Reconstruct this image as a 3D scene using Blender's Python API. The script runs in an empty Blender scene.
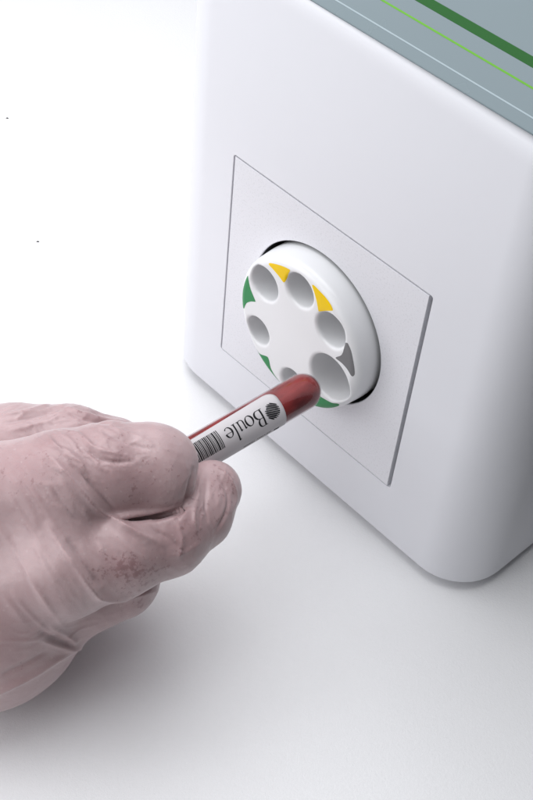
import bpy, bmesh, math, random
import numpy as np
from mathutils import Vector, Matrix, noise

S = 0.0011                       # one working unit = 1.1 mm
random.seed(7)
col = bpy.context.scene.collection
sc = bpy.context.scene

# ------------------------------------------------------------------ camera
CAM = np.array([149.85, -175.816, 212.682])
R = np.array([[0.676, 0.733, 0.076], [0.567, -0.452, -0.688], [-0.471, 0.508, -0.722]])
u_, _, v_ = np.linalg.svd(R); R = u_ @ v_
F, CX, CY = 1281.655, 266.5, 400.0

def c2w(P):                      # camera axes (right, down, forward) -> world, working units
    return np.asarray(P) @ R + CAM

# ------------------------------------------------------------------ helpers
def link_mesh(name, verts, faces, mat, parent=None, smooth=True, edges=()):
    me = bpy.data.meshes.new(name)
    me.from_pydata([tuple(float(c) * S for c in v) for v in verts], list(edges), faces)
    me.validate(); me.update()
    o = bpy.data.objects.new(name, me)
    col.objects.link(o)
    if mat: me.materials.append(mat)
    if smooth:
        me.polygons.foreach_set('use_smooth', [True] * len(me.polygons))
    if parent: o.parent = parent
    return o

def empty(name, label, cat):
    o = bpy.data.objects.new(name, None); col.objects.link(o)
    o.empty_display_size = 0.01
    o['label'] = label; o['category'] = cat
    return o

def fix_normals(o):
    bm = bmesh.new(); bm.from_mesh(o.data)
    bmesh.ops.recalc_face_normals(bm, faces=bm.faces); bm.to_mesh(o.data); bm.free()

def auto_smooth(o, deg=35):
    wn = o.modifiers.new('normals', 'WEIGHTED_NORMAL'); wn.keep_sharp = True; wn.weight = 100
    bm = bmesh.new(); bm.from_mesh(o.data)
    for e in bm.edges:
        if len(e.link_faces) == 2 and e.calc_face_angle(0) > math.radians(deg): e.smooth = False
    bm.to_mesh(o.data); bm.free()

def surface_nets(f, lo, hi, h, newton=3):
    """mesh the zero level of f (numpy, working units) -> verts, quads, normals"""
    lo = np.array(lo, float); n = np.ceil((np.array(hi) - lo) / h).astype(int) + 1
    g = [lo[i] + h * np.arange(n[i]) for i in range(3)]
    V = np.empty(tuple(n), np.float32)
    for i in range(n[0]):
        Y, Z = np.meshgrid(g[1], g[2], indexing='ij')
        V[i] = f(np.full_like(Y, g[0][i]), Y, Z)
    sgn = V < 0
    cnt = np.zeros(tuple(n - 1), np.int8)
    for a in (0, 1):
        for b in (0, 1):
            for c in (0, 1):
                cnt += sgn[a:n[0]-1+a, b:n[1]-1+b, c:n[2]-1+c]
    act = (cnt > 0) & (cnt < 8)
    idx = -np.ones(act.shape, np.int64); cells = np.argwhere(act); idx[act] = np.arange(len(cells))
    acc = np.zeros((len(cells), 3)); num = np.zeros(len(cells))
    corners = [(a, b, c) for a in (0, 1) for b in (0, 1) for c in (0, 1)]
    for p in corners:
        for ax in range(3):
            if p[ax] == 1: continue
            q = list(p); q[ax] = 1
            v0 = V[tuple((cells + p).T)]; v1 = V[tuple((cells + q).T)]
            m = (v0 < 0) != (v1 < 0)
            t = np.where(m, v0 / np.where(m, v0 - v1, 1), 0)
            pos = cells + np.array(p, float); pos[:, ax] += t
            acc[m] += pos[m]; num[m] += 1
    P = lo + h * acc / num[:, None]
    quads = []
    for ax in range(3):
        b, c = (ax + 1) % 3, (ax + 2) % 3
        sl0 = [slice(None)] * 3; sl1 = [slice(None)] * 3
        sl0[ax] = slice(0, -1); sl1[ax] = slice(1, None)
        A = sgn[tuple(sl0)]; B = sgn[tuple(sl1)]
        e = np.argwhere(A != B)
        e = e[(e[:, b] > 0) & (e[:, c] > 0) & (e[:, b] < n[b]-1) & (e[:, c] < n[c]-1)]
        flip = ~A[tuple(e.T)]
        def at(db, dc):
            k = e.copy(); k[:, b] -= db; k[:, c] -= dc
            return idx[tuple(k.T)]
        q = np.stack([at(1, 1), at(0, 1), at(0, 0), at(1, 0)], 1)
        q[flip] = q[flip][:, ::-1]
        quads.append(q)
    quads = np.concatenate(quads)
    def grad(P):
        e = 0.02; G = np.empty_like(P)
        for k in range(3):
            d = np.zeros(3); d[k] = e
            a, b = P + d, P - d
            G[:, k] = (f(*a.T) - f(*b.T)) / (2 * e)
        return G
    for _ in range(newton):
        G = grad(P); v = f(*P.T)
        st = -(v / np.maximum((G * G).sum(1), .2))[:, None] * G
        P = P + np.clip(st, -.4 * h, .4 * h)
    G = grad(P)
    N = G / np.maximum(np.linalg.norm(G, axis=1), 1e-6)[:, None]
    return P, quads, N

def smin(a, b, k):
    h = np.maximum(k - np.abs(a - b), 0) / k
    return np.minimum(a, b) - h * h * k * .25

def catmull(pts, n=6, closed=True):
    out = []; N = len(pts)
    rng = range(N) if closed else range(N - 1)
    g = (lambda i: pts[i % N]) if closed else (lambda i: pts[max(0, min(N - 1, i))])
    for i in rng:
        p0, p1, p2, p3 = (np.array(g(j), float) for j in (i - 1, i, i + 1, i + 2))
        for t in np.arange(n) / n:
            out.append(.5 * (2*p1 + (p2-p0)*t + (2*p0-5*p1+4*p2-p3)*t*t + (3*p1-p0-3*p2+p3)*t**3))
    if not closed: out.append(np.array(pts[-1], float))
    return out

# ------------------------------------------------------------------ materials
def material(name, base, rough=.5, **kw):
    m = bpy.data.materials.new(name); m.use_nodes = True
    nt = m.node_tree; b = nt.nodes['Principled BSDF']
    b.inputs['Base Color'].default_value = (*base, 1); b.inputs['Roughness'].default_value = rough
    for k, v in kw.items(): b.inputs[k.replace('_', ' ')].default_value = v
    return m, nt, b

def coords(nt, scale=(1, 1, 1)):
    t = nt.nodes.new('ShaderNodeTexCoord'); mp = nt.nodes.new('ShaderNodeMapping')
    mp.inputs['Scale'].default_value = scale
    nt.links.new(t.outputs['Object'], mp.inputs['Vector'])
    return mp.outputs['Vector']

def noise_tex(nt, vec, scale, detail=4, rough=.5):
    n = nt.nodes.new('ShaderNodeTexNoise'); n.inputs['Scale'].default_value = scale
    n.inputs['Detail'].default_value = detail; n.inputs['Roughness'].default_value = rough
    nt.links.new(vec, n.inputs['Vector']); return n.outputs['Fac']

def ramp(nt, fac, p0, c0, p1, c1):
    r = nt.nodes.new('ShaderNodeValToRGB')
    r.color_ramp.elements[0].position = p0; r.color_ramp.elements[0].color = (*c0, 1)
    r.color_ramp.elements[1].position = p1; r.color_ramp.elements[1].color = (*c1, 1)
    nt.links.new(fac, r.inputs['Fac']); return r.outputs['Color']

def bump(nt, height, b, strength, dist, prev=None):
    n = nt.nodes.new('ShaderNodeBump'); n.inputs['Strength'].default_value = strength
    n.inputs['Distance'].default_value = dist
    nt.links.new(height, n.inputs['Height'])
    if prev: nt.links.new(prev, n.inputs['Normal'])
    nt.links.new(n.outputs['Normal'], b.inputs['Normal']); return n.outputs['Normal']

def mixcol(nt, fac, a, b):
    m = nt.nodes.new('ShaderNodeMix'); m.data_type = 'RGBA'
    if isinstance(fac, (int, float)): m.inputs[0].default_value = fac
    else: nt.links.new(fac, m.inputs[0])
    for s, v in ((6, a), (7, b)):
        if isinstance(v, tuple): m.inputs[s].default_value = (*v, 1)
        else: nt.links.new(v, m.inputs[s])
    return m.outputs[2]

def math_node(nt, op, a, b=None):
    m = nt.nodes.new('ShaderNodeMath'); m.operation = op
    for i, v in enumerate((a, b)):
        if v is None: continue
        if isinstance(v, (int, float)): m.inputs[i].default_value = v
        else: nt.links.new(v, m.inputs[i])
    return m.outputs[0]

# table: white laminate with a fine grain
M_table, nt, b = material('white_table_surface', (.82, .82, .83), .55)
v = coords(nt)
g1 = noise_tex(nt, v, 1500, 3, .75); g2 = noise_tex(nt, v, 30, 3)
nt.links.new(mixcol(nt, g2, (.865, .865, .875), (.885, .885, .895)), b.inputs['Base Color'])
bump(nt, g1, b, .5, .00021)

# housing: satin white paint
M_house, nt, b = material('satin_white_paint', (.76, .765, .80), .42)
v = coords(nt)
g1 = noise_tex(nt, v, 1300, 2, .5)
bump(nt, g1, b, .06, .0001)
nt.links.new(ramp(nt, noise_tex(nt, v, 26, 3), .3, (.385,)*3, .7, (.46,)*3), b.inputs['Roughness'])

# plate: powder coated
M_plate, nt, b = material('powder_coated_plate', (.75, .75, .785), .5)
v = coords(nt)
g1 = noise_tex(nt, v, 1500, 2, .7)
pn = bump(nt, g1, b, .22, .00018)
sp = ramp(nt, noise_tex(nt, v, 1900, 1, .5), .30, (.69, .69, .72), .44, (.76, .76, .795))
nt.links.new(sp, b.inputs['Base Color'])

M_wheel, nt, b = material('glossy_white_plastic', (.80, .805, .815), .28, Coat_Weight=.2, Coat_Roughness=.15)
M_wheel.node_tree.nodes['Principled BSDF'].inputs['Subsurface Weight'].default_value = .15
M_wheel.node_tree.nodes['Principled BSDF'].inputs['Subsurface Radius'].default_value = (.002, .002, .002)
v = coords(nt); bump(nt, noise_tex(nt, v, 700, 2), b, .03, .0001)
M_black, nt, b = material('gap_black', (.012, .012, .014), .7)  # stands in for deep shade in the gap round the wheel
v = coords(nt); bump(nt, noise_tex(nt, v, 900, 2), b, .2, .0001)
def paint(name, c, r=.4):
    m, nt, b = material(name, c, r, Specular_IOR_Level=.18)
    v = coords(nt); n = noise_tex(nt, v, 500, 3)
    nt.links.new(mixcol(nt, n, tuple(x * .94 for x in c), tuple(min(1, x * 1.05) for x in c)), b.inputs['Base Color'])
    return m
M_yellow = paint('yellow_paint', (.90, .60, .002))
M_green = paint('green_paint', (.035, .25, .085))
M_grey = paint('grey_paint', (.19, .19, .195))
M_dgreen = paint('dark_green_print', (.002, .085, .004), .4)
M_lgreen = paint('light_green_print', (.115, .36, .02), .3)
M_wline = paint('pale_print', (.34, .41, .44), .3)
M_ink = paint('black_ink', (.012, .012, .014), .5)

M_panel, nt, b = material('tinted_panel', (.165, .225, .25), .12, Specular_IOR_Level=.5)
v = coords(nt); nt.links.new(mixcol(nt, noise_tex(nt, v, 18, 3), (.115, .163, .182), (.13, .178, .198)), b.inputs['Base Color'])
nt.links.new(ramp(nt, noise_tex(nt, v, 40, 4), .35, (.22,)*3, .7, (.3,)*3), b.inputs['Roughness'])
M_seam, nt, b = material('dark_seam', (.10, .11, .12), .5)

M_label, nt, b = material('white_label_paper', (.57, .545, .56), .5)
v = coords(nt); bump(nt, noise_tex(nt, v, 1200, 3), b, .08, .0001)

# blood seen through the clear tube wall
M_blood, nt, b = material('blood', (.20, .022, .022), .35, Subsurface_Weight=.25)
b.inputs['Subsurface Radius'].default_value = (.002, .0004, .0004)
v = coords(nt, (1, .35, 1))
n1 = noise_tex(nt, v, 170, 4, .6)
nt.links.new(ramp(nt, n1, .35, (.11, .007, .009), .68, (.37, .036, .032)), b.inputs['Base Color'])

M_glass = bpy.data.materials.new('clear_tube_wall'); M_glass.use_nodes = True
nt = M_glass.node_tree; nt.nodes.clear()
out = nt.nodes.new('ShaderNodeOutputMaterial'); tr = nt.nodes.new('ShaderNodeBsdfTransparent')
tr.inputs['Color'].default_value = (.93, .90, .91, 1)
gl = nt.nodes.new('ShaderNodeBsdfGlossy'); gl.inputs['Roughness'].default_value = .07
df = nt.nodes.new('ShaderNodeBsdfDiffuse'); df.inputs['Color'].default_value = (.42, .20, .24, 1)
fr = nt.nodes.new('ShaderNodeFresnel'); fr.inputs['IOR'].default_value = 1.6
lw = nt.nodes.new('ShaderNodeLayerWeight'); lw.inputs['Blend'].default_value = .30
m1 = nt.nodes.new('ShaderNodeMixShader'); m2 = nt.nodes.new('ShaderNodeMixShader')
hz = math_node(nt, 'MULTIPLY', math_node(nt, 'POWER', lw.outputs['Facing'], 2.5), .30)
nt.links.new(hz, m2.inputs['Fac']); nt.links.new(tr.outputs[0], m2.inputs[1]); nt.links.new(df.outputs[0], m2.inputs[2])
geo = nt.nodes.new('ShaderNodeNewGeometry')
outer = math_node(nt, 'SUBTRACT', 1.0, geo.outputs['Backfacing'])
nt.links.new(math_node(nt, 'MULTIPLY', fr.outputs[0], outer), m1.inputs['Fac']); nt.links.new(m2.outputs[0], m1.inputs[1]); nt.links.new(gl.outputs[0], m1.inputs[2])
nt.links.new(m1.outputs[0], out.inputs['Surface'])

# latex glove: milky film, with darker blotches where it clings to the skin
M_glove, nt, b = material('latex_glove', (.56, .41, .43), .42, Subsurface_Weight=.2, Sheen_Weight=.25, Sheen_Roughness=.4, Coat_Weight=.12, Coat_Roughness=.3)
b.inputs['Subsurface Radius'].default_value = (.0022, .0010, .0008)
b.inputs['Subsurface Scale'].default_value = .6
v = coords(nt)
at = nt.nodes.new('ShaderNodeAttribute'); at.attribute_name = 'cling'
big = ramp(nt, noise_tex(nt, v, 62, 4, .55), .34, (0,)*3, .66, (1,)*3)
film = mixcol(nt, big, (.42, .283, .29), (.545, .402, .408))
fine = noise_tex(nt, v, 750, 4, .65); mid = noise_tex(nt, v, 230, 4, .6)
s = math_node(nt, 'ADD', math_node(nt, 'MULTIPLY', fine, .75), math_node(nt, 'MULTIPLY', mid, .35))
s = math_node(nt, 'ADD', s, math_node(nt, 'MULTIPLY', at.outputs['Fac'], .22))
msk = nt.nodes.new('ShaderNodeMapRange'); msk.interpolation_type = 'SMOOTHSTEP'
msk.inputs[1].default_value = .70; msk.inputs[2].default_value = .80
nt.links.new(s, msk.inputs[0])
skin = mixcol(nt, math_node(nt, 'MULTIPLY', at.outputs['Fac'], .45), film, (.36, .20, .21))
nt.links.new(mixcol(nt, math_node(nt, 'MULTIPLY', msk.outputs[0], .5), skin, (.22, .10, .105)), b.inputs['Base Color'])
# powder flecks
pw = nt.nodes.new('ShaderNodeTexVoronoi'); pw.inputs['Scale'].default_value = 620
nt.links.new(v, pw.inputs['Vector'])
fl = math_node(nt, 'MULTIPLY', ramp(nt, pw.outputs['Distance'], .10, (1,)*3, .26, (0,)*3), math_node(nt, 'GREATER_THAN', noise_tex(nt, v, 420, 2), .56))
base_link = b.inputs['Base Color'].links[0].from_socket
nt.links.new(mixcol(nt, math_node(nt, 'MULTIPLY', fl, .22), base_link, (.66, .56, .56)), b.inputs['Base Color'])
nt.links.new(ramp(nt, mid, .35, (.33,)*3, .65, (.46,)*3), b.inputs['Roughness'])
n0 = bump(nt, mid, b, .07, .0005)
bump(nt, fine, b, .30, .00025, n0)

# ------------------------------------------------------------------ setting: table
TZ = -53.6
def table():
    x0, x1, y0, y1, t = -1500, 122, -330, 1200, 25
    pr = [(0, -t), (0, -1.2), (.35, -.35), (1.2, 0)]
    V = []; Fc = []
    for ins, dz in pr:
        V += [(x0+ins, y0+ins, TZ+dz), (x1-ins, y0+ins, TZ+dz), (x1-ins, y1-ins, TZ+dz), (x0+ins, y1-ins, TZ+dz)]
    for k in range(len(pr) - 1):
        for i in range(4):
            j = (i+1) % 4; Fc.append((k*4+i, k*4+j, k*4+4+j, k*4+4+i))
    Fc.append((12, 13, 14, 15)); Fc.append((3, 2, 1, 0))
    o = link_mesh('tabletop', V, Fc, M_table, smooth=False)
    o['kind'] = 'structure'
table()

# ------------------------------------------------------------------ analyzer
ana = empty('blood_analyzer', 'white benchtop blood analyzer with a square plate and six-hole tube wheel in front', 'lab analyzer')
ana.location = (2 * S, 50 * S, TZ * S)
OFF = Vector((-2 * S, -50 * S, -TZ * S))
def part(o, parent=ana):
    o.parent = parent
    if parent is ana: o.location = OFF
    return o

XL, XR, YB, CR = -42., 46., 105., 14.5      # flat front runs XL..XR; corners of radius CR
def outline(inset=0., n=14):
    pts = []
    r = CR - inset
    def arc(cx, cy, a0, a1):
        for i in range(n + 1):
            a = math.radians(a0 + (a1 - a0) * i / n)
            pts.append((cx + r * math.cos(a), cy + r * math.sin(a)))
    arc(XL, CR, 180, 270); arc(XR, CR, 270, 360); arc(XR, YB - CR, 0, 90); arc(XL, YB - CR, 90, 180)
    return pts
TAN = math.tan(math.radians(30))
def ztop(x, y): return 80.35 - .0236 * (x - 0) * max(0, 1 - max(y, 0) / 2.5) * 1 - .35 * (1 - max(0, 1 - max(y, 0) / 2.5)) + max(y, 0) * TAN
PLATE = 32.2; PCX, PCZ = 0.0, 0.0
def housing():
    V, Fc = [], []
    prof = [(9., TZ - 0.0, 'b'), (9., -50.5, 'b'), (1.1, -50.5, 'b'), (.3, -50.2, 'b'), (0., -49.5, 'b')]
    tops = [(0., -4.4), (.07, -3.2), (.22, -2.1), (.46, -1.1), (.75, -.4), (1.1, -.02), (1.6, .05)]
    rings = []
    for ins, z, _ in prof:
        o = outline(ins); rings.append([(x, y, z) for x, y in o])
    base = outline(0)
    for ins, dz in tops:
        o = outline(ins)
        rings.append([(x, y, ztop(x, max(0, by) if dz < 0 else y) + dz) for (x, y), (bx, by) in zip(o, base)])
    N = len(base)
    for r in rings: V += r
    i0 = 14                                      # vertex at (XL,0); i0+1 is (XR,0)
    for k in range(len(rings) - 1):
        for i in range(N):
            j = (i + 1) % N
            if k == 4 and i == i0: continue      # front opening, rebuilt below
            Fc.append((k*N+i, k*N+j, (k+1)*N+j, (k+1)*N+i))
    Fc.append(tuple(range(N))[::-1]); Fc.append(tuple((len(rings)-1)*N + i for i in range(N)))
    bl, br, tr_, tl = 4*N+i0, 4*N+i0+1, 5*N+i0+1, 5*N+i0
    rc = .8
    def sq(y, half):
        pts = []
        for cx, cz, a0 in ((-1, -1, 180), (1, -1, 270), (1, 1, 0), (-1, 1, 90)):
            for t in range(4):
                a = math.radians(a0 + 30 * t)
                pts.append((PCX + cx*(half-rc) + rc*math.cos(a), y, PCZ + cz*(half-rc) + rc*math.sin(a)))
        return pts
    b0 = len(V)
    V += sq(0, PLATE + .12); V += sq(.12, PLATE); V += sq(24, PLATE)
    outer = [bl, br, tr_, tl]
    for c in range(4):
        for t in range(3):
            Fc.append((outer[c], b0 + c*4 + t + 1, b0 + c*4 + t))
        n = (c + 1) % 4
        Fc.append((outer[c], outer[n], b0 + n*4, b0 + c*4 + 3))
    for k in range(2):
        for i in range(16):
            j = (i + 1) % 16
            Fc.append((b0+k*16+i, b0+k*16+j, b0+(k+1)*16+j, b0+(k+1)*16+i))
    Fc.append(tuple(b0 + 32 + i for i in range(16)))
    o = link_mesh('housing', V, Fc, M_house); fix_normals(o); auto_smooth(o, 40)
    return part(o)
house = housing()

# square adapter plate with the round opening
WX, WZ, RO = .19, .63, 22.0
def plate():
    x0, x1, z0, z1 = -PLATE + .5, PLATE - 1.05, -PLATE + .32, PLATE - .38
    rc = .7; N = 256
    def sqp(t, ins):
        a = 2*math.pi*t; dx, dz = math.cos(a), math.sin(a)
        k = min(((x1-ins-WX)/dx if dx > 1e-9 else 1e9), ((x0+ins-WX)/dx if dx < -1e-9 else 1e9),
                ((z1-ins-WZ)/dz if dz > 1e-9 else 1e9), ((z0+ins-WZ)/dz if dz < -1e-9 else 1e9))
        return WX + k*dx, WZ + k*dz
    # parameters include the exact corners
    ts = [i / N for i in range(N)]
    for cx, cz in ((x0, z0), (x1, z0), (x1, z1), (x0, z1)):
        ts.append((math.atan2(cz - WZ, cx - WX) / (2*math.pi)) % 1)
    ts = sorted(set(ts)); N = len(ts)
    rings = []
    def circ(r, y): return [(WX + r*math.cos(2*math.pi*t), y, WZ + r*math.sin(2*math.pi*t)) for t in ts]
    def sq(ins, y): return [(*(lambda p: (p[0], y, p[1]))(sqp(t, ins)),) for t in ts]
    rings = [circ(RO, 6), circ(RO, .15), circ(RO + .15, 0.02), sq(.10, 0.02), sq(.03, .07), sq(0, .2), sq(0, 6)]
    V = [p for r in rings for p in r]; Fc = []
    for k in range(len(rings) - 1):
        for i in range(N):
            j = (i + 1) % N
            Fc.append((k*N+i, k*N+j, (k+1)*N+j, (k+1)*N+i))
    o = link_mesh('adapter_plate', V, Fc, M_plate); fix_normals(o); auto_smooth(o, 25)
    o['label'] = 'square powder-coated plate around the tube wheel'
    return part(o)
plate()

def backing():                                   # added black lining, darkens the gap round the wheel by colour
    N = 64; V = []; Fc = []
    rings = [0, (RO + .3, 6.3), (RO - .06, .55), (RO - .06, 15), (0.01, 15)]
    for r, y in rings[1:]:
        V += [(WX + r*math.cos(2*math.pi*i/N), y, WZ + r*math.sin(2*math.pi*i/N)) for i in range(N)]
    for k in range(3):
        for i in range(N):
            j = (i+1) % N; Fc.append((k*N+i, k*N+j, (k+1)*N+j, (k+1)*N+i))
    return part(link_mesh('dark_gap_lining', V, Fc, M_black, smooth=False))
backing()

# wheel ------------------------------------------------
YF = -6.4                                        # front plane of the wheel
HOLES = [(-12.1, 8.6, 4.65), (-.5, 14.5, 4.45), (10.6, 10.0, 4.6), (12.5, -4.2, 6.35), (-12.7, -7.5, 3.95), (.9, -15.3, 4.0)]
def f_wheel(x, y, z):
    r = np.hypot(x - WX, z - WZ)
    rr = 21.0 - .08 * np.maximum(0, -y); fil = 2.2
    qx = r - (rr - fil); qy = np.abs(y - (YF + 12) / 2) - ((12 - YF) / 2 - fil)
    d = np.hypot(np.maximum(qx, 0), np.maximum(qy, 0)) + np.minimum(np.maximum(qx, qy), 0) - fil
    for hx, hz, hr in HOLES:
        c = np.hypot(x - hx, z - hz)
        h = c - hr
        qd = y - 9.0
        m = np.maximum(h, qd)
        d = -smin(-d, m, 1.0)
    return d
P, Q, N_ = surface_nets(f_wheel, (-22, YF - .8, -21.6), (22.4, 12.8, 22.8), .3)
wheel = link_mesh('tube_wheel', P, Q.tolist(), M_wheel)
wheel['label'] = 'round white wheel with six tube holes and coloured marks'
wheel.data.normals_split_custom_set_from_vertices(N_.tolist())
part(wheel)

def mark(pts, mat, label):
    pts = catmull(pts, 4)
    bm = bmesh.new()
    fv = [bm.verts.new((p[0], 0, p[1])) for p in pts]
    bm.faces.new(fv)
    bmesh.ops.triangulate(bm, faces=bm.faces)
    for _ in range(4):
        long = [e for e in bm.edges if e.calc_length() > .55]
        if not long: break
        bmesh.ops.subdivide_edges(bm, edges=long, cuts=1)
        bmesh.ops.triangulate(bm, faces=[f for f in bm.faces if len(f.verts) > 3])
    X = np.array([v.co[:] for v in bm.verts])
    y = np.full(len(X), YF - .5)
    for _ in range(30): y += .8 * (f_wheel(X[:, 0], y, X[:, 2]) - .03)
    V = [(a, b_, c) for a, b_, c in zip(X[:, 0], y, X[:, 2])]
    bm.verts.index_update()
    Fc = [tuple(v.index for v in f.verts) for f in bm.faces]; bm.free()
    o = link_mesh('colour_mark', V, Fc, mat)
    fix_normals(o)
    for p in o.data.polygons[:1]:
        if p.normal.y > 0: o.data.flip_normals()
    o['label'] = label; o.parent = wheel
mark([(-11.1, 15.5), (-10.4, 16.3), (-7.1, 17.8), (-4.5, 18.5), (-4.1, 18.2), (-4.7, 16.6), (-5.3, 14.1), (-5.9, 13.6), (-7.3, 14.3), (-9.4, 15)], M_yellow, 'yellow pointed mark between the two top holes')
mark([(3.3, 18.8), (3.7, 19.2), (4.9, 19.0), (7.5, 18.3), (9.4, 17.4), (10.4, 16.5), (10.2, 16.0), (8.7, 14.9), (6.7, 13.2), (6.2, 13.2), (5.5, 15.0), (4.4, 17.1)], M_yellow, 'yellow pointed mark right of the top hole')
mark([(15.5, 9.6), (15.9, 10.1), (16.4, 10.2), (17.7, 8.5), (19.0, 5.3), (19.6, 2.9), (19.5, 2.0), (19.0, 1.7), (17.6, 2.7), (15.7, 3.3), (13.7, 3.3), (13.7, 3.8), (15, 5.4), (15.5, 7.3)], M_grey, 'dark grey mark above the largest hole')
mark([(5.2, -17.2), (6.4, -15.4), (7.2, -12.6), (8.2, -11.2), (9.2, -11.4), (10.5, -12.0), (12.4, -11.7), (14.6, -11.1), (16.0, -10.3), (16.5, -10.3), (16.2, -11.3), (14.4, -13.4), (12.2, -15.4), (9.5, -17.2), (7.2, -18.3)], M_green, 'green mark below the largest hole')
mark([(-13.0, -14.4), (-12.5, -14.2), (-11.2, -14.2), (-10.2, -13.9), (-8.9, -13.3), (-8.1, -13.2), (-7.5, -14.1), (-6.8, -15.8), (-5.2, -17.3), (-3.7, -18.3), (-3.9, -18.9), (-5.4, -18.5), (-8.3, -17.6), (-11.0, -16.2)], M_green, 'green mark at the lower left of the wheel')
mark([(-18.0, 7.0), (-17.5, 6.7), (-16.4, 4.1), (-14.4, 1.6), (-14.4, 1.2), (-15.9, .2), (-17.4, -1.5), (-18.0, -3.5), (-18.4, -4.0), (-18.9, -3.4), (-19.2, -1.9), (-19.3, 1.2), (-18.8, 4.3)], M_green, 'green mark at the left edge of the wheel')

# tinted panel on the slanted top
def top_pt(x, s, lift=0.):
    y = s * math.cos(math.radians(30)); z = 80.0 + s * math.sin(math.radians(30))
    return (x, y - lift*.5, z + lift*.866)
def panel():
    def front(x): return 1.25 + .006 * (x - 16)
    o2 = outline(1.9); V = []; N = len(o2)
    for lift in (.02, .34, .42):
        ins = 1.5 if lift < .4 else 1.6
        for x, y in outline(ins):
            s = y / math.cos(math.radians(30)); V.append(top_pt(x, s - .75, lift))
    Fc = []
    for k in range(2):
        for i in range(N):
            j = (i+1) % N; Fc.append((k*N+i, k*N+j, (k+1)*N+j, (k+1)*N+i))
    Fc.append(tuple(2*N+i for i in range(N)))
    o = link_mesh('display_panel', V, Fc, M_panel, smooth=False); fix_normals(o); part(o)
    o['label'] = 'glossy grey-teal panel with printed stripes'
    def stripe(s0, s1, mat, lab):
        V = []; n = 40
        for l in (.425, .45):
            for i in range(n+1):
                x = XL + 4 + (XR - XL - 8 + 10) * i / n - 5
                V += [top_pt(x, s0, l), top_pt(x, s1, l)]
        Fc = [(2*i, 2*i+2, 2*i+3, 2*i+1) for i in range(n)]
        m = 2*(n+1)
        Fc = [tuple(m + q for q in f) for f in Fc] + [(2*i, 2*i+2, m+2*i+2, m+2*i) for i in range(n)] + [(2*i+1, 2*i+3, m+2*i+3, m+2*i+1) for i in range(n)]
        w = link_mesh('printed_stripe', V, Fc, mat, smooth=False); fix_normals(w); w.parent = o; w['label'] = lab
    stripe(3.55, 3.85, M_wline, 'thin pale stripe')
    stripe(8.45, 8.85, M_lgreen, 'thin light green stripe')
    stripe(12.1, 14.1, M_dgreen, 'thick dark green stripe')
panel()

# ------------------------------------------------------------------ blood tube
T0 = np.array([13.015, -16., -2.351]); AX = np.array([-.065, -.997, -.046]); AX /= np.linalg.norm(AX)
E1 = np.array([.557, -.075, .827]); E1 -= (E1 @ AX) * AX; E1 /= np.linalg.norm(E1)
E2 = np.cross(AX, E1)
RT, TL = 4.42, 54.
tube = empty('blood_tube', 'round-ended tube of dark red blood with white barcode label in the gloved fingers', 'blood tube')
tube.location = tuple(T0 * S)
def tp(s, r, phi):
    return T0 + AX * s + r * (math.cos(phi) * E1 + math.sin(phi) * E2)
def tube_part(o, parent=None):
    o.parent = parent or tube
    if parent is None: o.location = -Vector(tube.location)
    return o
def revolve(name, prof, mat, N=64):
    V, Fc = [], []
    for s, r in prof:
        V += [tp(s, r, 2*math.pi*i/N) for i in range(N)]
    for k in range(len(prof) - 1):
        for i in range(N):
            j = (i+1) % N; Fc.append((k*N+i, k*N+j, (k+1)*N+j, (k+1)*N+i))
    Fc.append(tuple(range(N))); Fc.append(tuple((len(prof)-1)*N+i for i in range(N)))
    o = link_mesh(name, V, Fc, mat); fix_normals(o); return tube_part(o)
def roundend(r, L, n=14, end=.1):
    p = [(-r*math.cos(math.pi/2*i/n), max(.02, r*math.sin(math.pi/2*i/n))) for i in range(n+1)]
    return p + [(L*.25, r), (L*.5, r), (L*.75, r), (L - end, r), (L, r - end)]
revolve('tube_wall', roundend(RT, TL), M_glass)
revolve('blood', roundend(RT - .22, TL - 2), M_blood)

RL = RT + .05
def label():
    V, Fc = [], []; nv, ns = 60, 40
    rad = 2.4; bot = math.radians(-118)
    for iv in range(nv + 1):
        w = iv / nv
        for is_ in range(ns + 1):
            q = is_ / ns
            # top edge slopes a little along the tube
            top0 = math.radians(58)
            a_top = (1 - w) * (top0 - bot) * RL
            a_bot = w * (top0 - bot) * RL
            s0 = 8.55
            for a in (a_top, a_bot):
                if a < rad: s0 = 8.55 + rad - math.sqrt(max(0, rad**2 - (rad - a)**2))
            s = s0 + (35.6 - s0) * q
            top = math.radians(58 - .55 * max(0, s - 10))
            ph = bot + (top - bot) * w
            V.append(tp(s, RL, ph))
    for iv in range(nv):
        for is_ in range(ns):
            a = iv*(ns+1)+is_; Fc.append((a, a+1, a+ns+2, a+ns+1))
    o = link_mesh('label', V, Fc, M_label); tube_part(o)
    so = o.modifiers.new('thickness', 'SOLIDIFY'); so.thickness = .04*S; so.offset = 0
    o['label'] = 'white paper label with barcode and lettering'
    return o
lab = label()

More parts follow.
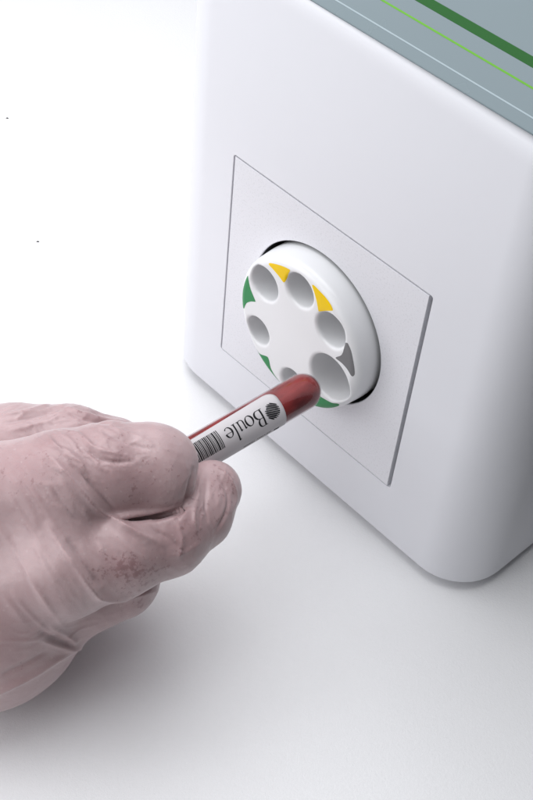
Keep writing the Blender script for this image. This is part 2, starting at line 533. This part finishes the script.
class Ink:
    """flat marks in label space: s along the tube, a = arc length up the label (a>0 towards the top edge)"""
    def __init__(self): self.V, self.F = [], []
    def quad(self, pts, n=1):
        (s0, a0), (s1, a1), (s2, a2), (s3, a3) = pts
        for i in range(n):
            for k in (0, 1):
                t = (i + k) / n
                self.V += [(s0 + (s3-s0)*t, a0 + (a3-a0)*t), (s1 + (s2-s1)*t, a1 + (a2-a1)*t)]
            b = len(self.V) - 4
            self.F.append((b, b+1, b+3, b+2))
    def stroke(self, pts, widths):
        P0 = [np.array(p, float) for p in pts]; pts = [P0[0]]; W0 = [widths[0]]
        for i in range(len(P0) - 1):
            m = max(1, int(np.linalg.norm(P0[i+1] - P0[i]) / .22))
            for k in range(1, m + 1):
                pts.append(P0[i] + (P0[i+1] - P0[i]) * k / m); W0.append(widths[i] + (widths[i+1] - widths[i]) * k / m)
        widths = W0; n = len(pts); b = len(self.V)
        for i, p in enumerate(pts):
            t = pts[min(n-1, i+1)] - pts[max(0, i-1)]; t /= np.linalg.norm(t) + 1e-9
            nn = np.array((-t[1], t[0])); w = widths[i] / 2 * 1.22
            self.V += [tuple(p + nn*w), tuple(p - nn*w)]
        for i in range(n - 1): self.F.append((b+2*i, b+2*i+1, b+2*i+3, b+2*i+2))
    def build(self, name, parent, r=RL + .035):
        V = [tp(s, r, a / RT) for s, a in self.V]
        o = link_mesh(name, V, self.F, M_ink, smooth=False); o.parent = parent
        fix_normals(o); return o

# word, upside down as in the picture: reading direction +s, letter tops towards -a
BASE, CAP, XH = math.radians(20.5)*RT, 3.95, 2.35
w_ = Ink()
def L(x, y): return (x, BASE - y)
def arc_pts(cx, cy, rx, ry, a0, a1, n=18):
    return [(cx + rx*math.cos(math.radians(a0 + (a1-a0)*i/n)), cy + ry*math.sin(math.radians(a0 + (a1-a0)*i/n))) for i in range(n+1)]
def arc_stroke(cx, cy, rx, ry, a0, a1, thin, thick, n=18, tilt=0):
    p = arc_pts(cx, cy, rx, ry, a0, a1, n)
    w = [thin + (thick-thin)*abs(math.cos(math.radians(a0 + (a1-a0)*i/n - tilt)))**1.5 for i in range(n+1)]
    w_.stroke([L(*q) for q in p], w)
def stem(x, y0, y1, w=.34, serif=(1, 1), sl=.5):
    w_.stroke([L(x, y0), L(x, (y0+y1)/2), L(x, y1)], [w, w*.92, w])
    if serif[0]: w_.stroke([L(x - sl, y0+.05), L(x + sl, y0+.05)], [.13, .13])
    if serif[1] == 1: w_.stroke([L(x - sl, y1-.05), L(x + sl, y1-.05)], [.13, .13])
    if serif[1] == 2: w_.stroke([L(x - sl*.95, y1-.30), L(x, y1-.02)], [.10, .22])
THN = .13
stem(14.25, 0, CAP, .38, (1, 1), .55)                                                  # B
w_.stroke([L(14.2, CAP-.06), L(15.0, CAP-.06)], [.13, .13]); arc_stroke(15.0, CAP-.95, .78, .90, 90, -90, THN, .40)
w_.stroke([L(14.2, CAP-1.85), L(15.1, CAP-1.85)], [.12, .12]); arc_stroke(15.1, 1.05, 1.02, 1.02, 90, -90, THN, .44)
w_.stroke([L(14.2, .05), L(15.1, .05)], [.13, .13])
arc_stroke(17.75, XH/2, .92, XH/2+.02, 0, 360, .12, .40, 36, 12)                        # o
stem(19.3, .45, XH, .30, (0, 2), .45); arc_stroke(19.9, .55, .62, .56, 180, 345, .12, .24, 14)  # u
stem(20.55, 0, XH, .30, (0, 2), .45); w_.stroke([L(20.55, .05), L(20.98, .09)], [.16, .08])
stem(21.72, 0, CAP+.1, .33, (1, 2), .45)                                               # l
arc_stroke(23.55, XH/2, .88, XH/2+.02, 8, 322, .12, .38, 30, 8)                         # e
w_.stroke([L(22.75, XH/2+.18), L(24.40, XH/2+.18)], [.11, .11])
w_.build('lettering', lab)

bc = Ink(); s = 25.9; rng = random.Random(11)
a_hi, a_lo = math.radians(31)*RT, math.radians(-27.5)*RT
while s < 34.2:
    w = rng.choice((.15, .15, .17, .22, .32, .42)); g = rng.choice((.10, .11, .14, .18))
    bc.quad([(s, a_hi), (s + w, a_hi), (s + w, a_lo), (s, a_lo)], 14); s += w + g
bc.build('barcode', lab)

em = Ink(); ec, er = np.array((11.45, -.28)), 1.92; nc, nr = np.array((13.1, 1.25)), .62
d = np.array((.80, .60)); d /= np.linalg.norm(d); nn = np.array((-d[1], d[0]))
k = -er + .2
while k < er:
    half = math.sqrt(max(0, er*er - k*k)); m = 26; seg = []
    for i in range(m + 1):
        p = ec + nn*k + d*(-half + 2*half*i/m)
        if np.linalg.norm(p - nc) > nr: seg.append(p)
        else:
            if len(seg) > 1: em.stroke(seg, [.27]*len(seg))
            seg = []
    if len(seg) > 1:
        mid_ = len(seg)/2
        em.stroke(seg, [.30 if 3 < i < len(seg) - 3 else .2 for i in range(len(seg))])
    k += .425
em.build('emblem', lab)

sp_ = Ink(); rng = random.Random(3)
am = math.radians(-65.5)*RT
s = 13.1
while s < 20.9:
    if rng.random() < .16: s += .22; continue
    h = rng.choice((.5, .5, .65, .8)); w = rng.choice((.18, .2, .24))
    sp_.quad([(s, am + .16), (s + w, am + .16), (s + w, am + .16 - h), (s, am + .16 - h)])
    if rng.random() < .6: sp_.quad([(s, am + .02), (s + .3, am + .02), (s + .3, am - .09), (s, am - .09)])
    s += w + .2
a0 = math.radians(-69)*RT
sp_.quad([(10.5, a0), (12.1, a0 + .12), (12.1, a0 - .75), (10.5, a0 - .95)], 2)
sp_.build('small_print', lab)

# ------------------------------------------------------------------ gloved hand (one continuous skin)
def K(u, v, z, rpx):             # a joint of the hand in camera axes, working units
    return np.array([(u - CX) * z / F, (v - CY) * z / F, z, rpx * z / F])
def chain(*j): return [K(*q) for q in j]
INDEX = chain((148, 469, 269, 47.5), (105, 471, 266, 48), (62, 483, 264, 53), (0, 500, 266, 57), (-80, 520, 276, 66))
INDEX_B = chain((166, 462, 269.5, 31), (160, 478, 268, 34))
THUMB = chain((212, 490, 280.5, 30), (195, 514, 276.5, 37), (166, 531, 272, 45.5), (120, 545, 268, 50), (60, 560, 266, 60), (-20, 575, 274, 84))
MIDDLE = chain((150, 482, 294.5, 30), (112, 456, 293, 38), (70, 449, 290, 44), (15, 451, 287, 47), (-70, 458, 288, 54))
RING = chain((112, 540, 299, 32), (100, 520, 306, 36), (40, 500, 308, 40), (-80, 500, 303, 50))
PINKY = chain((82, 596, 300, 29), (70, 580, 310, 31), (20, 560, 313, 35), (-90, 560, 306, 46))
LOWER = chain((117, 577, 281, 43.5), (60, 592, 280, 54))
PALM = chain((-22, 601, 283, 111), (-110, 575, 290, 116))
BACK = chain((-60, 520, 296, 80), (-180, 500, 290, 100), (-320, 420, 272, 92), (-480, 320, 250, 98))
def cone_d(P, ch):
    d = None
    for a, b in zip(ch[:-1], ch[1:]):
        ab = b[:3] - a[:3]; L2 = ab @ ab
        px, py, pz = P[0]-a[0], P[1]-a[1], P[2]-a[2]
        t = np.clip((px*ab[0] + py*ab[1] + pz*ab[2]) / L2, 0, 1)
        q = np.sqrt((px - t*ab[0])**2 + (py - t*ab[1])**2 + (pz - t*ab[2])**2) - (a[3] + (b[3]-a[3])*t)
        d = q if d is None else smin(d, q, 1.5)
    return d
TC = (T0 - CAM) @ R.T; TA = AX @ R.T
def sstep(x, a, b):
    t = np.clip((x - a) / (b - a), 0, 1); return t*t*(3-2*t)
def f_hand(x, y, z):
    P = (x, y, z)
    u = CX + F * x / z
    palm = smin(smin(cone_d(P, PALM), cone_d(P, BACK), 8.), cone_d(P, LOWER), 4.)
    th = cone_d(P, THUMB)
    kk = 1.8 + 4.5 * sstep(u, 110, 30)
    d = smin(palm, th, kk)
    ix = smin(cone_d(P, INDEX), cone_d(P, INDEX_B), 2.)
    ki = .7 + 5.5 * sstep(u, 128, 70)
    d = smin(d, ix, ki)
    km = .6 + 4. * sstep(u, -10, -80)
    d = smin(d, cone_d(P, MIDDLE), km)
    d = smin(d, cone_d(P, RING), km); d = smin(d, cone_d(P, PINKY), km)
    # the dark slit where index finger and thumb part
    v = CY + F * y / z
    s_ = np.clip((u - 121) / 64, 0, 1); pr = np.sin(np.pi * s_) ** .7
    sv = 520.5 - 4 * s_ - 7 * s_ ** 2
    slit = (np.abs(v - sv) - 2.3 * pr) * z / F
    slit = np.maximum(slit, np.maximum(121 - u, u - 185) * z / F)
    slit = np.maximum(slit, z - (260.2 + (u - 118) * .056 + 4.2 * pr))
    d = -smin(-d, slit, 1.1)
    # the fingers give way to the tube they hold
    px, py, pz = x-TC[0], y-TC[1], z-TC[2]
    t = np.clip(px*TA[0] + py*TA[1] + pz*TA[2], 0, TL + .5)
    tb = np.sqrt((px-t*TA[0])**2 + (py-t*TA[1])**2 + (pz-t*TA[2])**2) - (RT + .12)
    return -smin(-d, tb, .5)
P, Q, N_ = surface_nets(f_hand, (-176, -40, 222), (-2, 84, 336), .42, newton=3)
P = P.copy()

# folds and creases of the stretched latex: (polyline in the hand's front view, half-width, height)
FOLDS = [
 ([(40, 446), (62, 470), (82, 492), (100, 511), (130, 529), (168, 547)], 4.2, .95),
 ([(150, 519), (172, 513), (192, 503)], 4.5, -.8),
 ([(60, 452), (82, 474), (102, 497), (118, 514)], 4., -.55),
 ([(46, 438), (70, 458), (90, 478)], 3.4, .42), ([(66, 448), (86, 466), (100, 482)], 3., .35),
 ([(58, 476), (74, 498), (92, 520)], 3.6, .42), ([(52, 488), (66, 508), (80, 524)], 3.2, -.35),
 ([(46, 520), (60, 546), (78, 570), (92, 589), (102, 597), (128, 597), (163, 589)], 4.6, 1.0),
 ([(66, 538), (80, 558), (92, 576), (101, 587)], 7., -.75),
 ([(34, 540), (46, 566), (60, 588)], 5., .3),
 ([(38, 630), (56, 640), (74, 646)], 5.5, -.6), ([(42, 640), (60, 646), (80, 648), (100, 637)], 3., .6),
 ([(-30, 706), (0, 691), (32, 675), (60, 657), (80, 646)], 4.2, .8), ([(48, 624), (64, 634), (78, 643)], 3., .5),
 ([(0, 676), (24, 664), (50, 650)], 4., -.35),
 ([(86, 446), (98, 458), (116, 462), (136, 461)], 3., -.45), ([(84, 440), (100, 450), (124, 454)], 3., .35),
 ([(100, 430), (124, 442), (150, 450)], 3., -.25), ([(112, 428), (136, 436), (156, 446)], 2.6, .22),
 ([(70, 430), (84, 440), (92, 452)], 2.6, .28), ([(52, 434), (60, 446), (66, 456)], 2.6, -.25),
 ([(194, 466), (190, 486), (184, 506), (176, 522)], 3., -.6), ([(202, 472), (198, 494), (194, 514), (196, 534)], 2.6, .42),
 ([(208, 478), (205, 500), (208, 524)], 2.4, -.35), ([(216, 466), (229, 478), (236, 496), (230, 516)], 2.4, .42),
 ([(218, 476), (227, 492), (226, 512), (214, 534)], 2.6, -.40), ([(176, 520), (182, 540), (178, 560)], 3., .35),
 ([(150, 528), (172, 540), (188, 556)], 3., -.25), ([(166, 556), (186, 552), (204, 540)], 3., .22),
 ([(0, 416), (30, 411), (52, 404)], 2.6, .45), ([(0, 424), (36, 417), (66, 406)], 2.6, -.35), ([(4, 432), (44, 422), (80, 408)], 2.8, .3),
 ([(62, 406), (84, 414), (110, 421), (128, 422)], 2.4, .5), ([(66, 412), (88, 420), (112, 424)], 2.2, -.4),
 ([(14, 462), (44, 508), (76, 556), (98, 588)], 2.6, .26), ([(4, 486), (34, 534), (66, 584)], 2.6, .22), ([(-6, 520), (24, 566), (56, 618)], 2.8, .24), ([(20, 560), (44, 600), (70, 634)], 2.6, .22), ([(104, 524), (126, 546), (150, 562)], 2.4, .2), ([(96, 540), (112, 562), (132, 580)], 2.4, .2), ([(10, 590), (34, 618), (60, 640)], 2.6, .24), ([(-10, 640), (30, 640), (64, 630)], 2.6, .2),
 ([(-60, 470), (-20, 500), (20, 540)], 8., -.35), ([(-40, 560), (0, 590), (30, 630)], 8., .35), ([(5, 470), (25, 500), (40, 530)], 6., .3),
]
u = CX + F * P[:, 0] / P[:, 2]; vv = CY + F * P[:, 1] / P[:, 2]
front = np.clip(-N_[:, 2] * 1.6 + .55, 0, 1)
uv = np.stack([u, vv], 1)
disp = np.zeros(len(P))
for pl, w, amp in FOLDS:
    pl = catmull(pl, 5, closed=False)
    best = np.full(len(P), 1e9); tt = np.zeros(len(P)); n = len(pl) - 1
    for i in range(n):
        a, b_ = pl[i], pl[i+1]; ab = b_ - a; L2 = ab @ ab + 1e-9
        t = np.clip(((uv - a) @ ab) / L2, 0, 1)
        dd = np.linalg.norm(uv - a - t[:, None]*ab, axis=1)
        m = dd < best; best[m] = dd[m]; tt[m] = (i + t[m]) / n
    env = np.clip(np.minimum(tt, 1 - tt) * 4.5, 0, 1)
    sharp = np.exp(-(best / (w * .8)) ** 1.25) if amp > 0 else np.exp(-(best / (w * .6)) ** 2)
    disp += amp * env * 1.12 * sharp * front
# loose film: soft wobble plus fine crinkles that run along the fingers
wob = np.empty(len(P))
for i in range(len(P)):
    p = P[i]
    q = Vector((p[0]*.11, p[1]*.16, p[2]*.11))
    r1 = noise.noise(q) * .22
    q2 = Vector(((p[0] + p[1]) * .28, (p[1] - .5*p[0]) * .75, p[2]*.3))
    r2 = (1 - 2*abs(noise.noise(q2))) * .045
    wob[i] = r1 + r2
def crinkle(cu, cv, ru, rv, du, dv, wl, ln, amp, seed):
    m = np.exp(-(((u - cu)/ru)**2 + ((vv - cv)/rv)**2)); L_ = math.hypot(du, dv); du, dv = du/L_, dv/L_
    al = (u*du + vv*dv) / ln; ac = (-u*dv + vv*du) / wl
    out = np.zeros(len(P))
    for i in np.nonzero(m > .03)[0]:
        n1 = noise.noise(Vector((al[i], ac[i] + .6*noise.noise(Vector((al[i]*2, ac[i]*.4, seed))), seed)))
        out[i] = max(0, 1 - 4.2*abs(n1)) ** 1.3 - .25
    return amp * m * out * front
disp += crinkle(72, 466, 46, 44, 1, 1.05, 9, 34, .34, 1.3)
disp += crinkle(205, 498, 34, 42, -.28, 1, 7, 30, .20, 5.1)
disp += crinkle(120, 446, 50, 26, 1, .35, 7, 26, .16, 9.7)
disp += crinkle(40, 414, 70, 14, 1, -.3, 6, 34, .28, 14.2)
disp += crinkle(90, 570, 50, 44, .8, 1, 10, 40, .14, 21.)
disp += crinkle(60, 640, 60, 26, 1, -.3, 9, 40, .16, 33.)
disp += crinkle(160, 548, 50, 30, 1, .55, 9, 30, .12, 41.)
P += N_ * (disp + wob * .5)[:, None]
# where the film clings to the skin
def blob(cu, cv, ru, rv): return np.exp(-(((u - cu)/ru)**2 + ((vv - cv)/rv)**2))
cling = .95*blob(128, 570, 36, 18) + .3*blob(120, 455, 60, 26) + .3*blob(150, 490, 40, 24) + .55*blob(222, 478, 20, 26) + .8*blob(98, 412, 26, 8) + .5*blob(190, 528, 26, 24) + .5*blob(140, 604, 22, 10) + .35*blob(20, 470, 60, 30) + .12
cling = np.clip(cling, 0, 1)
hand = link_mesh('gloved_hand', c2w(P), Q.tolist(), M_glove)
hand['label'] = 'hand in a milky pink latex glove pinching the blood tube between index finger and thumb'
hand['category'] = 'hand'
bm = bmesh.new(); bm.from_mesh(hand.data)
lay = bm.verts.layers.float.new('cling')
bmesh.ops.recalc_face_normals(bm, faces=bm.faces)
seen, comps = set(), []
for v0 in bm.verts:
    if v0 in seen: continue
    st, cp = [v0], []; seen.add(v0)
    while st:
        a = st.pop(); cp.append(a)
        for e in a.link_edges:
            o_ = e.other_vert(a)
            if o_ not in seen: seen.add(o_); st.append(o_)
    comps.append(cp)
comps.sort(key=len)
bm.verts.ensure_lookup_table()
for i, v0 in enumerate(bm.verts): v0[lay] = float(cling[i])
print('islands', [len(c) for c in comps])
for cp in comps[:-1]: bmesh.ops.delete(bm, geom=cp, context='VERTS')
bm.to_mesh(hand.data); bm.free()
# origin to the hand's own place
c0 = Vector(c2w(K(60, 520, 270, 1)[:3]) * S)
hand.data.transform(Matrix.Translation(-c0)); hand.location = c0

# ------------------------------------------------------------------ dust
M_dust, nt, b = material('dark_dust', (.05, .045, .045), .8)
nt.links.new(mixcol(nt, noise_tex(nt, coords(nt), 800, 2), (.03, .03, .03), (.09, .08, .075)), b.inputs['Base Color'])
def specks(name, pts, nrm, parent=None):
    rg = random.Random(5); V = []; Fc = []
    n = Vector(nrm).normalized(); t1 = n.orthogonal().normalized(); t2 = n.cross(t1)
    for p, r in pts:
        b0 = len(V); p = Vector(p); a0 = rg.random() * 6
        V.append(p + n * r * 1.0)
        for k in range(7):
            a = a0 + k * 2 * math.pi / 7; q = r * rg.uniform(.55, 1.2)
            V.append(p + t1 * math.cos(a) * q * 1.3 + t2 * math.sin(a) * q * .8)
        Fc += [(b0, b0 + 1 + k, b0 + 1 + (k + 1) % 7) for k in range(7)]
        Fc.append(tuple(b0 + 1 + k for k in range(7))[::-1])
    o = link_mesh(name, V, Fc, M_dust)
    if parent: part(o, parent)
    return o
rg = random.Random(9)
for p_, r_, l_ in (((-183.0, 33., TZ), .42, 'dark dust speck on the white tabletop near the left edge of the photo'), ((-121., 1.6, TZ), .40, 'dark dust speck on the white tabletop left of the square plate')):
    d_ = specks('dust_speck', [((0, 0, 0), r_)], (0, 0, 1)); d_.location = Vector(p_) * S
    d_['label'] = l_; d_['category'] = 'dust speck'; d_['group'] = 'dust specks on the tabletop'

# ------------------------------------------------------------------ light
def area(name, loc, target, size, watts, color=(1, 1, 1), sy=None):
    l = bpy.data.lights.new(name, 'AREA'); l.energy = watts; l.color = color
    l.shape = 'RECTANGLE'; l.size = size * S; l.size_y = (sy or size) * S
    o = bpy.data.objects.new(name, l); col.objects.link(o)
    o.location = Vector(loc) * S
    o.rotation_euler = (Vector(target) - Vector(loc)).to_track_quat('-Z', 'Y').to_euler()
    return o
area('softbox_front', (-250, -250, 130), (0, -10, 10), 280, .84, (.955, .97, 1.))
area('softbox_left', (-340, 130, 290), (-160, 20, -50), 320, .7, (.955, .97, 1.))
area('softbox_top', (-90, 0, 440), (0, -40, -50), 400, 2.4, (.965, .975, 1.), 480)
area('fill_over', (-40, -360, 330), (10, -80, -50), 400, .7, (.965, .975, 1.))  # unseen fill added from the front to lift the table and face
area('fill_low', (30, -380, 160), (20, -80, -40), 240, .34, (.965, .975, 1.))  # low fill added to lighten the table under the hand
w = bpy.data.worlds.new('World'); sc.world = w; w.use_nodes = True
bg = w.node_tree.nodes['Background']
bg.inputs['Color'].default_value = (.93, .95, 1., 1); bg.inputs['Strength'].default_value = .07

# ------------------------------------------------------------------ camera object, output
cam = bpy.data.cameras.new('camera'); co = bpy.data.objects.new('camera', cam); col.objects.link(co)
Mx = Matrix(((R[0][0], -R[1][0], -R[2][0]), (R[0][1], -R[1][1], -R[2][1]), (R[0][2], -R[1][2], -R[2][2])))
co.matrix_world = Matrix.Translation(Vector(CAM * S)) @ Mx.to_4x4()
cam.sensor_fit = 'VERTICAL'; cam.sensor_height = 36; cam.sensor_width = 24
cam.lens = F / 800 * 36
cam.clip_start = .005; cam.clip_end = 20
sc.camera = co
sc.view_settings.view_transform = 'Standard'; sc.view_settings.look = 'None'
sc.view_settings.exposure = 0; sc.view_settings.gamma = 1
sc.cycles.max_bounces = 10; sc.cycles.transparent_max_bounces = 12
